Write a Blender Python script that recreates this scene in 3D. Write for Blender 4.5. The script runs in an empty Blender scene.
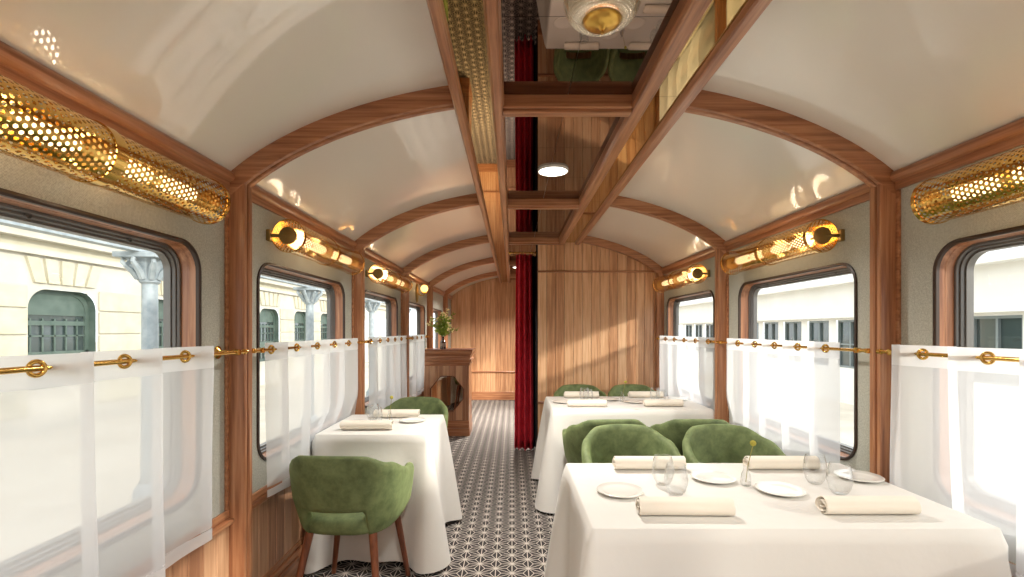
import bpy, bmesh, math, random
from mathutils import Vector, Matrix
random.seed(7)
PI = math.pi
sc = bpy.context.scene
col = sc.collection

# ------------------------------------------------------------------ camera, sky, sun, exposure
EYE = 1.36            # height of the lens above the car floor
F = 480.0             # focal length in pixels for the 1024 px wide frame
cam_d = bpy.data.cameras.new('camera')
cam = bpy.data.objects.new('camera', cam_d); col.objects.link(cam)
cam.location = (0, 0, EYE); cam.rotation_euler = (PI/2, 0, 0)
cam_d.sensor_width = 36; cam_d.lens = F/1024*36
cam_d.shift_y = 41.5/1024; cam_d.clip_start = .02
sc.camera = cam

world = bpy.data.worlds.new('sky'); sc.world = world; world.use_nodes = True
wn = world.node_tree.nodes; bg = wn['Background']
bg.inputs[0].default_value = (.93, .97, 1.0, 1); bg.inputs[1].default_value = 1.22

sun_d = bpy.data.lights.new('sun', 'SUN'); sun_d.energy = 1.7; sun_d.angle = math.radians(4)
sun_d.color = (1.0, .93, .82)
sun = bpy.data.objects.new('sun', sun_d); col.objects.link(sun)
sun.rotation_euler = Vector((-.76, .50, -.30)).to_track_quat('-Z', 'Y').to_euler()

sc.view_settings.view_transform = 'Standard'; sc.view_settings.look = 'None'
sc.view_settings.gamma = 1; sc.view_settings.use_curve_mapping = False
sc.view_settings.exposure = 1.12
LAMP_W = .75          # watts of each bulb in the wall lamps

# ------------------------------------------------------------------ dimensions of the carriage
XL, XR = -1.19, 1.61                 # the two fabric walls
XC = .21
BAY = 1.575
RIB = {k: 2.0+BAY*(k-2) for k in range(-1, 7)}     # near faces of the wooden frames
KS = sorted(RIB); KA, KZ = KS[0], KS[-1]
Y0, Y1 = -2.80, 9.35                 # ends of the car
RW, RP = .066, .076                  # frame width along the car, how far it stands proud
PART_Y = 5.15                        # plank partition
ZB = 2.27                            # underside of the ceiling beams
ZM = 2.335                           # smoked mirror
def vault(x):
    d = min(abs(x-XC), 1.58)
    return 1.62 + .794*math.sqrt(1-(d/1.6)**2)
BEAM = [(-.243, -.197), (-.083, -.033), (.497, .563), (.671, .730)]

# ------------------------------------------------------------------ materials
def mat(name, color=(.8, .8, .8), rough=.5, metal=0., **kw):
    m = bpy.data.materials.new(name); m.use_nodes = True
    b = m.node_tree.nodes['Principled BSDF']
    b.inputs['Base Color'].default_value = (*color, 1); b.inputs['Roughness'].default_value = rough
    b.inputs['Metallic'].default_value = metal
    for k, v in kw.items():
        b.inputs[k.replace('_', ' ')].default_value = v
    return m
def srgb(r, g, b):
    f = lambda c: (c/255/12.92) if c/255 <= .04045 else ((c/255+.055)/1.055)**2.4
    return (f(r), f(g), f(b))
class NT:
    def __init__(s, m): s.t = m.node_tree; s.n = s.t.nodes; s.l = s.t.links; s.b = s.n.get('Principled BSDF')
    def new(s, k, **kw):
        n = s.n.new(k)
        for a, v in kw.items(): setattr(n, a, v)
        return n
    def link(s, a, b): s.l.new(a, b)
    def math(s, op, a, b=None):
        n = s.n.new('ShaderNodeMath'); n.operation = op
        for i, v in enumerate((a, b)):
            if v is None: continue
            if isinstance(v, (int, float)): n.inputs[i].default_value = v
            else: s.l.new(v, n.inputs[i])
        return n.outputs[0]
    def ramp(s, fac, stops):
        r = s.n.new('ShaderNodeValToRGB'); e = r.color_ramp.elements
        while len(e) < len(stops): e.new(.5)
        for i, (p, c) in enumerate(stops): e[i].position = p; e[i].color = (*c, 1)
        s.l.new(fac, r.inputs[0]); return r.outputs[0]
    def bump(s, h, strength, dist=.002):
        n = s.n.new('ShaderNodeBump'); n.inputs['Strength'].default_value = strength; n.inputs['Distance'].default_value = dist
        s.l.new(h, n.inputs['Height']); s.l.new(n.outputs[0], s.b.inputs['Normal'])
def wood(name, dark, mid, light, axis, rough=.32, vary=.0, coat=.25):
    m = mat(name, mid, rough); t = NT(m)
    t.b.inputs['Coat Weight'].default_value = coat; t.b.inputs['Coat Roughness'].default_value = .3
    tc = t.new('ShaderNodeTexCoord'); oi = t.new('ShaderNodeObjectInfo')
    add = t.new('ShaderNodeVectorMath', operation='ADD')
    sc_ = t.new('ShaderNodeVectorMath', operation='SCALE'); sc_.inputs['Scale'].default_value = 37.
    cx = t.new('ShaderNodeCombineXYZ')
    for i in range(3): t.link(oi.outputs['Random'], cx.inputs[i])
    t.link(cx.outputs[0], sc_.inputs[0]); t.link(tc.outputs['Object'], add.inputs[0]); t.link(sc_.outputs[0], add.inputs[1])
    mp = t.new('ShaderNodeMapping'); s = [55., 55., 55.]; s['XYZ'.index(axis)] = 2.2
    mp.inputs['Scale'].default_value = s; t.link(add.outputs[0], mp.inputs[0])
    n = t.new('ShaderNodeTexNoise'); n.inputs['Scale'].default_value = 1.; n.inputs['Detail'].default_value = 5; n.inputs['Roughness'].default_value = .6
    t.link(mp.outputs[0], n.inputs['Vector'])
    fac = n.outputs['Fac']
    if vary:
        fac = t.math('ADD', fac, t.math('MULTIPLY', t.math('SUBTRACT', oi.outputs['Random'], .5), vary))
    c = t.ramp(fac, [(.3, dark), (.5, mid), (.72, light)])
    t.link(c, t.b.inputs['Base Color']); t.bump(n.outputs['Fac'], .12, .001)
    return m
WD, WM_, WL_ = srgb(132, 82, 54), srgb(172, 116, 80), srgb(200, 148, 108)
M = {}
for ax in 'XYZ':
    M['wood'+ax] = wood('walnut_grain_'+ax.lower(), WD, WM_, WL_, ax)
M['plank'] = wood('veneer_plank', srgb(180, 128, 90), srgb(214, 164, 122), srgb(232, 190, 150), 'Z', .38, .26)
M['wains'] = wood('wainscot_plank', srgb(150, 104, 76), srgb(184, 136, 102), srgb(206, 164, 128), 'Z', .38, .3)
M['legwood'] = wood('chair_leg_wood', srgb(84, 44, 26), srgb(122, 68, 42), srgb(150, 92, 60), 'Z')
M['rim'] = mat('dark_window_bead', srgb(62, 44, 34), .4)
M['lacquer'] = mat('gloss_white_lacquer', srgb(242, 237, 227), .3, Coat_Weight=1., Coat_Roughness=.03, Coat_IOR=1.7)
M['brass'] = mat('polished_brass', srgb(222, 178, 96), .16, 1.)
M['satin'] = mat('satin_gold', srgb(226, 182, 92), .34, 1.)
M['brass_dull'] = mat('aged_brass', srgb(170, 146, 96), .5, .85)
M['metal'] = mat('grey_window_metal', srgb(118, 116, 114), .38, .6)
M['smoke'] = mat('smoked_mirror', srgb(128, 110, 98), .015, 1.)
M['gold'] = mat('gold_mirror', srgb(186, 156, 100), .02, 1.)
M['mirror'] = mat('octagon_mirror_glass', srgb(205, 195, 180), .02, 1.)
M['dark'] = mat('dark_partition_edge', srgb(26, 20, 28), 1., Specular_IOR_Level=.1)
M['porcelain'] = mat('white_porcelain', srgb(240, 238, 232), .12, Coat_Weight=.5)
M['linen'] = mat('cream_linen_napkin', srgb(234, 225, 210), .85, Sheen_Weight=.3)
M['opal'] = mat('frosted_bulb', (1, .9, .7), .4, Emission_Color=(1., .72, .36, 1), Emission_Strength=1.5)
M['bulb'] = mat('amber_bulb', (1, .8, .5), .4, Emission_Color=(1., .5, .12, 1), Emission_Strength=1.8)
M['led'] = mat('white_light_disc', (1, 1, .95), .4, Emission_Color=(1., .95, .86, 1), Emission_Strength=3.)
M['glow'] = mat('crystal_inner_glass', (.42, .36, .28), .3, Emission_Color=(1., .8, .5, 1), Emission_Strength=.05)
M['amberglass'] = mat('brown_bottle_glass', srgb(70, 36, 22), .08, Coat_Weight=1.)
M['paperlabel'] = mat('bottle_label', srgb(150, 140, 128), .7)
M['leaf'] = mat('bouquet_leaf', srgb(150, 172, 62), .5)
M['leafd'] = mat('bouquet_stem', srgb(76, 104, 40), .6)
M['blossom'] = mat('pale_blossom', srgb(248, 232, 176), .6)
M['button'] = mat('olive_button_flower', srgb(176, 168, 70), .8)
M['stem'] = mat('dry_flower_stem', srgb(150, 138, 70), .7)
M['tablewood'] = M['woodX']

def fabric_wall():
    m = mat('woven_wall_cloth', srgb(186, 186, 174), .8); t = NT(m)
    tc = t.new('ShaderNodeTexCoord'); sp = t.new('ShaderNodeSeparateXYZ'); t.link(tc.outputs['Object'], sp.inputs[0])
    a = t.math('SINE', t.math('MULTIPLY', sp.outputs[1], 900.)); b = t.math('SINE', t.math('MULTIPLY', sp.outputs[2], 900.))
    h = t.math('MULTIPLY', a, b)
    n = t.new('ShaderNodeTexNoise'); n.inputs['Scale'].default_value = 180.; t.link(tc.outputs['Object'], n.inputs['Vector'])
    c = t.ramp(t.math('ADD', t.math('MULTIPLY', h, .16), n.outputs['Fac']), [(.25, srgb(164, 164, 152)), (.75, srgb(204, 204, 192))])
    t.link(c, t.b.inputs['Base Color']); t.bump(h, .35, .001)
    return m
M['cloth_wall'] = fabric_wall()

def carpet():
    m = mat('star_pattern_carpet', (.1, .1, .1), .95); t = NT(m)
    tc = t.new('ShaderNodeTexCoord'); sp = t.new('ShaderNodeSeparateXYZ'); t.link(tc.outputs['Object'], sp.inputs[0])
    h = .093                                        # column spacing of the woven stars
    p1 = t.math('DIVIDE', sp.outputs[0], h)
    y = t.math('DIVIDE', sp.outputs[1], h)
    p2 = t.math('ADD', t.math('MULTIPLY', p1, -.5), t.math('MULTIPLY', y, .8660254))
    p3 = t.math('SUBTRACT', t.math('MULTIPLY', p1, -.5), t.math('MULTIPLY', y, .8660254))
    f = [t.math('FRACT', p) for p in (p1, p2, p3)]
    s = t.math('ADD', t.math('ADD', f[0], f[1]), f[2])
    up = t.math('GREATER_THAN', s, 1.5)             # the other half of the triangles: mirror
    g = [t.math('ABSOLUTE', t.math('SUBTRACT', up, q)) for q in f]
    mn = t.math('MINIMUM', t.math('MINIMUM', g[0], g[1]), g[2])
    mx = t.math('MAXIMUM', t.math('MAXIMUM', g[0], g[1]), g[2])
    md = t.math('SUBTRACT', t.math('SUBTRACT', 1., mn), mx)
    e = t.math('LESS_THAN', mn, .028)
    k = t.math('LESS_THAN', t.math('SUBTRACT', md, mn), .046)
    line = t.math('MAXIMUM', e, k)
    n = t.new('ShaderNodeTexNoise'); n.inputs['Scale'].default_value = 400.; t.link(tc.outputs['Object'], n.inputs['Vector'])
    mix = t.new('ShaderNodeMix', data_type='RGBA')
    mix.inputs[6].default_value = (*srgb(44, 40, 40), 1); mix.inputs[7].default_value = (*srgb(190, 180, 170), 1)
    t.link(line, mix.inputs[0]); t.link(mix.outputs[2], t.b.inputs['Base Color']); t.bump(n.outputs['Fac'], .5, .003)
    return m
M['carpet'] = carpet()

def velvet(name, a, b, scale=9.):
    m = mat(name, a, .75); t = NT(m)
    tc = t.new('ShaderNodeTexCoord'); n = t.new('ShaderNodeTexNoise')
    n.inputs['Scale'].default_value = scale; n.inputs['Detail'].default_value = 6; n.inputs['Roughness'].default_value = .65
    t.link(tc.outputs['Object'], n.inputs['Vector'])
    t.link(t.ramp(n.outputs['Fac'], [(.34, a), (.66, b)]), t.b.inputs['Base Color'])
    t.b.inputs['Sheen Weight'].default_value = .35; t.b.inputs['Sheen Roughness'].default_value = .4
    t.b.inputs['Sheen Tint'].default_value = (*[min(1, c*3) for c in b], 1)
    return m
M['velvet'] = velvet('green_velvet', srgb(78, 91, 54), srgb(112, 125, 80), 15.)
M['crimson'] = velvet('crimson_velvet', srgb(196, 26, 48), srgb(226, 60, 76))
M['crimson'].node_tree.nodes['Principled BSDF'].inputs['Sheen Weight'].default_value = .12

def tablecloth_mat():
    m = mat('white_tablecloth', srgb(222, 219, 213), .8, Sheen_Weight=.2); t = NT(m)
    tc = t.new('ShaderNodeTexCoord'); n = t.new('ShaderNodeTexNoise'); n.inputs['Scale'].default_value = 7.; n.inputs['Detail'].default_value = 4
    t.link(tc.outputs['Object'], n.inputs['Vector']); t.bump(n.outputs['Fac'], .35, .012)
    return m
M['tcloth'] = tablecloth_mat()

def sheer(name, clear):
    m = bpy.data.materials.new(name); m.use_nodes = True; t = NT(m); t.n.remove(t.b)
    out = t.n['Material Output']
    tr = t.new('ShaderNodeBsdfTransparent'); tl = t.new('ShaderNodeBsdfTranslucent'); df = t.new('ShaderNodeBsdfDiffuse')
    tl.inputs[0].default_value = (.86, .86, .88, 1); df.inputs[0].default_value = (.9, .9, .91, 1)
    a = t.new('ShaderNodeMixShader'); a.inputs[0].default_value = .6; t.link(df.outputs[0], a.inputs[1]); t.link(tl.outputs[0], a.inputs[2])
    b = t.new('ShaderNodeMixShader'); b.inputs[0].default_value = clear; t.link(a.outputs[0], b.inputs[1]); t.link(tr.outputs[0], b.inputs[2])
    t.link(b.outputs[0], out.inputs[0]); return m
M['sheer'] = sheer('sheer_voile', .36); M['sheer_d'] = sheer('doubled_voile', .1)

def thin_glass(name, tint=(1, 1, 1), ior=1.45, gain=1., base=0.):
    m = bpy.data.materials.new(name); m.use_nodes = True; t = NT(m); t.n.remove(t.b)
    out = t.n['Material Output']
    tr = t.new('ShaderNodeBsdfTransparent'); tr.inputs[0].default_value = (*tint, 1)
    gl = t.new('ShaderNodeBsdfGlossy'); gl.inputs['Roughness'].default_value = .01
    fr = t.new('ShaderNodeLayerWeight'); fr.inputs[0].default_value = ior
    b = t.new('ShaderNodeMixShader')
    f = t.math('MINIMUM', t.math('ADD', t.math('MULTIPLY', fr.outputs[1], gain), base), 1.)
    t.link(f, b.inputs[0]); t.link(tr.outputs[0], b.inputs[1]); t.link(gl.outputs[0], b.inputs[2])
    t.link(b.outputs[0], out.inputs[0]); return m
M['pane'] = thin_glass('window_glass', (.93, .95, .94), .08, .5)
M['glass'] = thin_glass('drinking_glass', (.955, .96, .96), .3, .95, .03)
M['crystal'] = thin_glass('cut_crystal', (.95, .93, .88), .4, .8, .12)

def speckled(name, a, b, scale, rough=.85):
    m = mat(name, a, rough); t = NT(m)
    tc = t.new('ShaderNodeTexCoord'); n = t.new('ShaderNodeTexNoise'); n.inputs['Scale'].default_value = scale; n.inputs['Detail'].default_value = 5
    t.link(tc.outputs['Object'], n.inputs['Vector'])
    t.link(t.ramp(n.outputs['Fac'], [(.35, a), (.65, b)]), t.b.inputs['Base Color']); return m
M['stone'] = speckled('cream_stone', srgb(186, 180, 158), srgb(196, 191, 172), 3.)
M['stonew'] = speckled('white_render', srgb(188, 184, 172), srgb(198, 194, 184), 2.)
M['wallw'] = speckled('white_facade', srgb(226, 224, 218), srgb(234, 232, 227), 1.)
M['iron'] = speckled('pale_blue_iron', srgb(150, 162, 170), srgb(176, 186, 192), 12., .5)
M['green'] = speckled('green_grey_frame', srgb(70, 88, 80), srgb(88, 104, 96), 5., .5)
M['bluegrey'] = mat('blue_grey_frame', srgb(120, 130, 132), .5)
M['exglass'] = mat('far_window_glass', srgb(58, 70, 70), .06, Coat_Weight=.5)
M['ground'] = speckled('beige_platform', srgb(196, 186, 170), srgb(212, 203, 188), 1.2)  # beige concrete of the platform

# ------------------------------------------------------------------ mesh helpers
class MB:
    def __init__(s): s.v = []; s.f = []
    def quad(s, *p):
        i = len(s.v); s.v += [tuple(q) for q in p]; s.f.append(tuple(range(i, i+len(p)))); return s
    def box(s, x0, x1, y0, y1, z0, z1, bev=0.):
        x0, x1 = sorted((x0, x1)); y0, y1 = sorted((y0, y1)); z0, z1 = sorted((z0, z1))
        if bev <= 0:
            i = len(s.v)
            s.v += [(x, y, z) for x in (x0, x1) for y in (y0, y1) for z in (z0, z1)]
            s.f += [tuple(i+k for k in q) for q in ((0, 1, 3, 2), (4, 6, 7, 5), (0, 4, 5, 1), (2, 3, 7, 6), (0, 2, 6, 4), (1, 5, 7, 3))]
            return s
        b = bmesh.new(); bmesh.ops.create_cube(b, size=1)
        for v in b.verts:
            v.co = ((x0+x1)/2+v.co.x*(x1-x0), (y0+y1)/2+v.co.y*(y1-y0), (z0+z1)/2+v.co.z*(z1-z0))
        bmesh.ops.bevel(b, geom=b.edges[:], offset=bev, segments=2, affect='EDGES', profile=.5)
        return s.bm(b)
    def bm(s, b):
        i = len(s.v); b.verts.index_update()
        s.v += [tuple(v.co) for v in b.verts]; s.f += [tuple(i+v.index for v in f.verts) for f in b.faces]; b.free(); return s
    def grid(s, rows, wrap=False):
        i = len(s.v); n = len(rows[0])
        for r in rows: s.v += [tuple(p) for p in r]
        for a in range(len(rows)-1):
            for b in range(n if wrap else n-1):
                c = (b+1) % n
                s.f.append((i+a*n+b, i+a*n+c, i+(a+1)*n+c, i+(a+1)*n+b))
        return s
    def tube(s, pts, r, n=10, cap=True):
        pts = [Vector(p) for p in pts]; rows = []; up = None
        rr = r if isinstance(r, (list, tuple)) else [r]*len(pts)
        for k, p in enumerate(pts):
            d = (pts[min(k+1, len(pts)-1)]-pts[max(k-1, 0)]).normalized()
            if up is None: up = Vector((0, 0, 1)) if abs(d.z) < .9 else Vector((1, 0, 0))
            a = d.cross(up).normalized(); up = a.cross(d).normalized()
            rows.append([p+a*rr[k]*math.cos(2*PI*q/n)+up*rr[k]*math.sin(2*PI*q/n) for q in range(n)])
        i = len(s.v); s.grid(rows, True)
        if cap:
            s.f.append(tuple(range(i+n-1, i-1, -1))); e = i+(len(rows)-1)*n; s.f.append(tuple(range(e, e+n)))
        return s
    def lathe(s, prof, c=(0, 0, 0), n=24, axis='Z', M4=None):
        rows = []
        for r, h in prof:
            row = []
            for q in range(n):
                a = 2*PI*q/n; x, y = r*math.cos(a), r*math.sin(a)
                p = {'Z': (x, y, h), 'Y': (x, h, y), 'X': (h, x, y)}[axis]
                p = Vector(p)
                if M4 is not None: p = M4 @ p
                row.append(p+Vector(c))
            rows.append(row)
        return s.grid(rows, True)
    def torus(s, c, R, r, axis, n=20, m=8):
        ax = Vector(axis).normalized(); u = ax.orthogonal().normalized(); w = ax.cross(u); c = Vector(c); rows = []
        for q in range(n+1):
            a = 2*PI*q/n; d = u*math.cos(a)+w*math.sin(a)
            rows.append([c+d*(R+r*math.cos(2*PI*k/m))+ax*r*math.sin(2*PI*k/m) for k in range(m)])
        return s.grid(rows, True)
    def ball(s, c, r, n=12, m=8, sq=(1, 1, 1)):
        rows = []
        for k in range(m+1):
            t = PI*k/m
            rows.append([(c[0]+sq[0]*r*math.sin(t)*math.cos(2*PI*q/n), c[1]+sq[1]*r*math.sin(t)*math.sin(2*PI*q/n), c[2]-sq[2]*r*math.cos(t)) for q in range(n)])
        return s.grid(rows, True)
    def mesh(s, name, m, smooth=False, weld=False):
        me = bpy.data.meshes.new(name); me.from_pydata(s.v, [], s.f)
        b = bmesh.new(); b.from_mesh(me)
        if weld: bmesh.ops.remove_doubles(b, verts=b.verts, dist=1e-5)
        bmesh.ops.recalc_face_normals(b, faces=b.faces); b.to_mesh(me); b.free()
        me.materials.append(m)
        if smooth:
            me.polygons.foreach_set('use_smooth', [True]*len(me.polygons))
            if smooth != 'all':
                b = bmesh.new(); b.from_mesh(me)
                for e in b.edges:
                    if len(e.link_faces) == 2 and e.calc_face_angle(0) > math.radians(smooth if smooth > 1 else 40): e.smooth = False
                b.to_mesh(me); b.free()
        return me
    def build(s, name, m, parent=None, smooth=False, weld=False):
        return obj(name, s.mesh(name, m, smooth, weld), parent)
def obj(name, me, parent=None):
    o = bpy.data.objects.new(name, me); col.objects.link(o)
    if parent is not None: o.parent = parent
    return o
def tag(o, label=None, cat=None, group=None, kind=None):
    if label: o['label'] = label
    if cat: o['category'] = cat
    if group: o['group'] = group
    if kind: o['kind'] = kind
    return o
def thing(name, label, cat, loc=(0, 0, 0), rz=0, group=None):
    o = bpy.data.objects.new(name, None); col.objects.link(o); o.empty_display_size = .1
    o.location = loc; o.rotation_euler = (0, 0, rz)
    return tag(o, label, cat, group)
def dup(root, loc, rz, label, group=None):
    r = root.copy(); col.objects.link(r); r.location = loc; r.rotation_euler = (0, 0, rz); r['label'] = label
    if group: r['group'] = group
    for ch in list(root.children):
        c = ch.copy(); col.objects.link(c); c.parent = r
        for g in list(ch.children):
            d = g.copy(); col.objects.link(d); d.parent = c
    return r
def struct(o): o['kind'] = 'structure'; return o
def rrect(y0, y1, z0, z1, r, n=8):
    """rounded rectangle as (y, z) points, counter-clockwise, n segments for each corner; r may be one radius per corner (bl, br, tr, tl)"""
    rs = r if isinstance(r, (list, tuple)) else (r,)*4
    out = []
    for k, (cy, cz, a0) in enumerate(((y0+rs[0], z0+rs[0], PI), (y1-rs[1], z0+rs[1], 1.5*PI), (y1-rs[2], z1-rs[2], 0), (y0+rs[3], z1-rs[3], .5*PI))):
        for q in range(n+1):
            a = a0+.5*PI*q/n; out.append((cy+rs[k]*math.cos(a), cz+rs[k]*math.sin(a)))
    return out
def panel_with_hole(mb, P, y0, y1, z0, z1, hole, n=8):
    """flat panel y0..y1 x z0..z1 with a rounded hole; P maps (y, z) to a point"""
    outer = []
    for k in range(4):
        for q in range(n+1):
            y, z = hole[k*(n+1)+q]; h = n//2
            cor = ((y0, z0), (y1, z0), (y1, z1), (y0, z1))[k]
            if q == h: outer.append(cor)
            elif (q < h) == (k % 2 == 0): outer.append((cor[0], z))
            else: outer.append((y, cor[1]))
    N = len(hole)
    for i in range(N):
        j = (i+1) % N
        mb.quad(P(*hole[i]), P(*hole[j]), P(*outer[j]), P(*outer[i]))

# ------------------------------------------------------------------ floor, walls, windows
struct(MB().box(XL-.05, XR+.05, Y0-.05, Y1+.05, -.06, 0).build('floor', M['carpet']))
WZ0, WZ1, WR, WHALF = .735, 1.68, .10, .575
def bay_c(k): return RIB[k]+RW/2+BAY/2                  # centre of the bay that starts at frame k
L_BAYS, R_BAYS = [-1, 0, 1, 2, 3, 4, 5], [-1, 0, 1, 2, 3, 4, 5]
wall = {}
for s, xw, bays, nm in ((-1, XL, L_BAYS, 'wall_left'), (1, XR, R_BAYS, 'wall_right')):
    mb = MB(); P = lambda y, z: (xw, y, z)
    edge = Y0
    for k in bays:
        a, b = RIB[k]+RW/2, RIB[k]+RW/2+BAY
        c = bay_c(k)
        hole = rrect(c-WHALF, c+WHALF, WZ0, WZ1, WR)
        panel_with_hole(mb, P, a, b, 0, vault(xw)+.03, hole); edge = b
    mb.quad(P(edge, 0), P(Y1, 0), P(Y1, 2.05), P(edge, 2.05)); mb.quad(P(Y0-.02, 0), P(RIB[KA]+RW/2, 0), P(RIB[KA]+RW/2, 2.05), P(Y0-.02, 2.05))
    wall[s] = struct(mb.build(nm, M['cloth_wall']))
wnum = 0
def ring(sections, c, s, xw, r0=WR):
    """sections: (offset of the outline, depth outwards)"""
    mb = MB(); rows = []
    for off, d in sections:
        pts = rrect(c-WHALF-off, c+WHALF+off, WZ0-off, WZ1+off, max(r0+off, .01))
        rows.append([(xw+s*d, y, z) for y, z in pts])
    return mb.grid(rows, True)
for s, xw, bays in ((-1, XL, L_BAYS), (1, XR, R_BAYS)):
    for k in bays:
        wnum += 1; c = bay_c(k)
        w = struct(ring([(-.003, -.004), (-.005, .028), (-.006, .028), (-.008, .060)], c, s, xw).build('window_%d' % wnum, M['woodZ'], None, 30))
        ring([(.009, .0), (.009, -.007), (.0, -.010), (-.006, -.006), (-.006, .006)], c, s, xw).build('window_bead', M['rim'], w, 40)
        ring([(-.007, .058), (-.016, .058), (-.018, .062), (-.019, .068), (-.026, .068), (-.028, .074), (-.029, .080), (-.036, .080), (-.038, .105)], c, s, xw).build('window_frame', M['metal'], w, 30)
        mb = MB(); mb.quad(*[(xw+s*.092, y, z) for y, z in rrect(c-WHALF+.037, c+WHALF-.037, WZ0+.037, WZ1-.037, WR-.037)]); mb.build('pane', M['pane'], w)
        for q in (-.33, .0, .33):
            mb = MB().lathe([(.0, -.004), (.007, -.004), (.009, 0), (.009, .004)], (xw+s*.068, c+q, WZ1-.022), 12, 'X'); mb.build('bolt', M['metal'], w, 40)
        # light portal so the sky outside is sampled through this opening
        pd = bpy.data.lights.new('window_portal', 'AREA'); pd.shape = 'RECTANGLE'; pd.size = 1.04; pd.size_y = .84; pd.cycles.is_portal = True
        po = bpy.data.objects.new('window_portal', pd); col.objects.link(po)
        po.location = (xw+s*.13, c, (WZ0+WZ1)/2); po.rotation_euler = Vector((-s, 0, 0)).to_track_quat('-Z', 'Z').to_euler(); po.parent = w

# end walls, partition and the side of the corridor behind it
def plank_row(parent, place, x0, x1, w, ztop, z0, thick, m, gap=.0025):
    """vertical planks from x0 to x1; place(x, d, z) gives the point; ztop(x) the top"""
    n = max(1, round((x1-x0)/w)); w = (x1-x0)/n; cache = {}
    for i in range(n):
        a, b = x0+i*w+gap/2, x0+(i+1)*w-gap/2; ta, tb = ztop(a), ztop(b)
        key = (round(ta-tb, 4), round(ta, 4)); cx = (a+b)/2
        if key not in cache:
            mb = MB(); h = (b-a)/2; c = .002
            sec = [(-h, 0), (-h, thick-c), (-h+c, thick), (h-c, thick), (h, thick-c), (h, 0)]
            lo = [place(u, d, z0) for u, d in sec]; hi = [place(u, d, ta+(tb-ta)*(u+h)/(2*h)) for u, d in sec]
            mb.grid([lo, hi]); mb.quad(*hi)
            cache[key] = mb.mesh('plank', m)
        o = obj('plank', cache[key], parent); o.location = place(cx, 0, 0)
mbk = MB().box(XL-.05, XR+.05, Y1, Y1+.06, 0, 2.5); wb = struct(mbk.build('wall_back', M['woodZ']))
plank_row(wb, lambda u, d, z: (u, Y1-d if z or d else Y1, z) if False else (u, -d, z), XL, XR, .098, lambda x: min(vault(x)-.005, 2.38), .16, .014, M['plank'])
for o in wb.children: o.location.y = Y1
MB().box(XL, XR, Y1-.04, Y1, .535, .56, .006).build('dado_rail', M['woodX'], wb)
MB().box(XL, XR, Y1-.03, Y1, 0, .16, .006).build('skirting_board', M['woodX'], wb)
struct(MB().box(XL-.05, XR+.05, Y0-.08, Y0-.02, 0, 2.5).build('wall_front', M['woodZ']))
PX0 = .276
wp = struct(MB().box(PX0, XR+.02, PART_Y+.002, PART_Y+.42, 0, 2.44).build('wall_partition', M['dark']))
plank_row(wp, lambda u, d, z: (u, -d, z), PX0, XR, .0955, lambda x: min(vault(x)-.004, 2.36), .16, .016, M['plank'])
for o in wp.children: o.location.y = PART_Y+.002
MB().box(PX0, XR, PART_Y-.036, PART_Y, .575, .60, .006).build('dado_rail', M['woodX'], wp)
MB().box(PX0-.004, XR, PART_Y-.030, PART_Y, 1.975, 1.995, .005).build('picture_rail', M['woodX'], wp)
MB().box(PX0, XR, PART_Y-.03, PART_Y, 0, .16, .006).build('skirting_board', M['woodX'], wp)

# wainscot, dado, skirting and cornice along both walls
for s, xw, y_end in ((-1, XL, Y1), (1, XR, Y1)):
    side = 'left' if s < 0 else 'right'
    ins = -s
    for k in range(1, 6):
        a, b = RIB[k]+RW, RIB[k]+BAY
        if b > y_end+.1: break
        plank_row(wall[s], lambda u, d, z: (ins*d, u, z), a, b, .084, lambda x: .558, .17, .012, M['wains'])
    for o in wall[s].children:
        if o.name.startswith('plank'): o.location.x = xw
    segs = [(Y0, RIB[KA])]+[(RIB[k]+RW, RIB[k+1]) for k in KS[:-1]]
    segs += [(RIB[KZ]+RW, Y1)]
    bb = MB(); da = MB(); co = MB()
    for a, b in segs:
        bb.box(xw, xw+ins*.034, a, b, 0, .13, .004); bb.box(xw, xw+ins*.026, a, b, .13, .165, .008); bb.box(xw, xw+ins*.017, a, b, .165, .195, .006)
        da.box(xw, xw+ins*.036, a, b, .556, .580, .007); da.box(xw, xw+ins*.014, a, b, .580, .612, .004)
        z = vault(xw)
        co.box(xw, xw+ins*.016, a, b, z-.062, z-.012, .003)
        prof = [(0, -.03), (.018, -.03), (.030, -.024), (.037, -.012), (.037, .0), (.030, .012), (.014, .020), (0, .02)]
        co.grid([[(xw+ins*p, y, z+q) for p, q in prof] for y in (a, b)])
        # thin bead framing the cloth beside each frame
        for yy in (a, b):
            q = 1 if yy == a else -1
            co.box(xw, xw+ins*.013, yy, yy+q*.016, .612, z-.06, .003)
    struct(bb.build('baseboard_'+side, M['woodY']))
    struct(da.build('trim_%d' % (1 if s < 0 else 2), M['woodY'])); struct(co.build('trim_%d' % (3 if s < 0 else 4), M['woodY'], None, 40))

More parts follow.
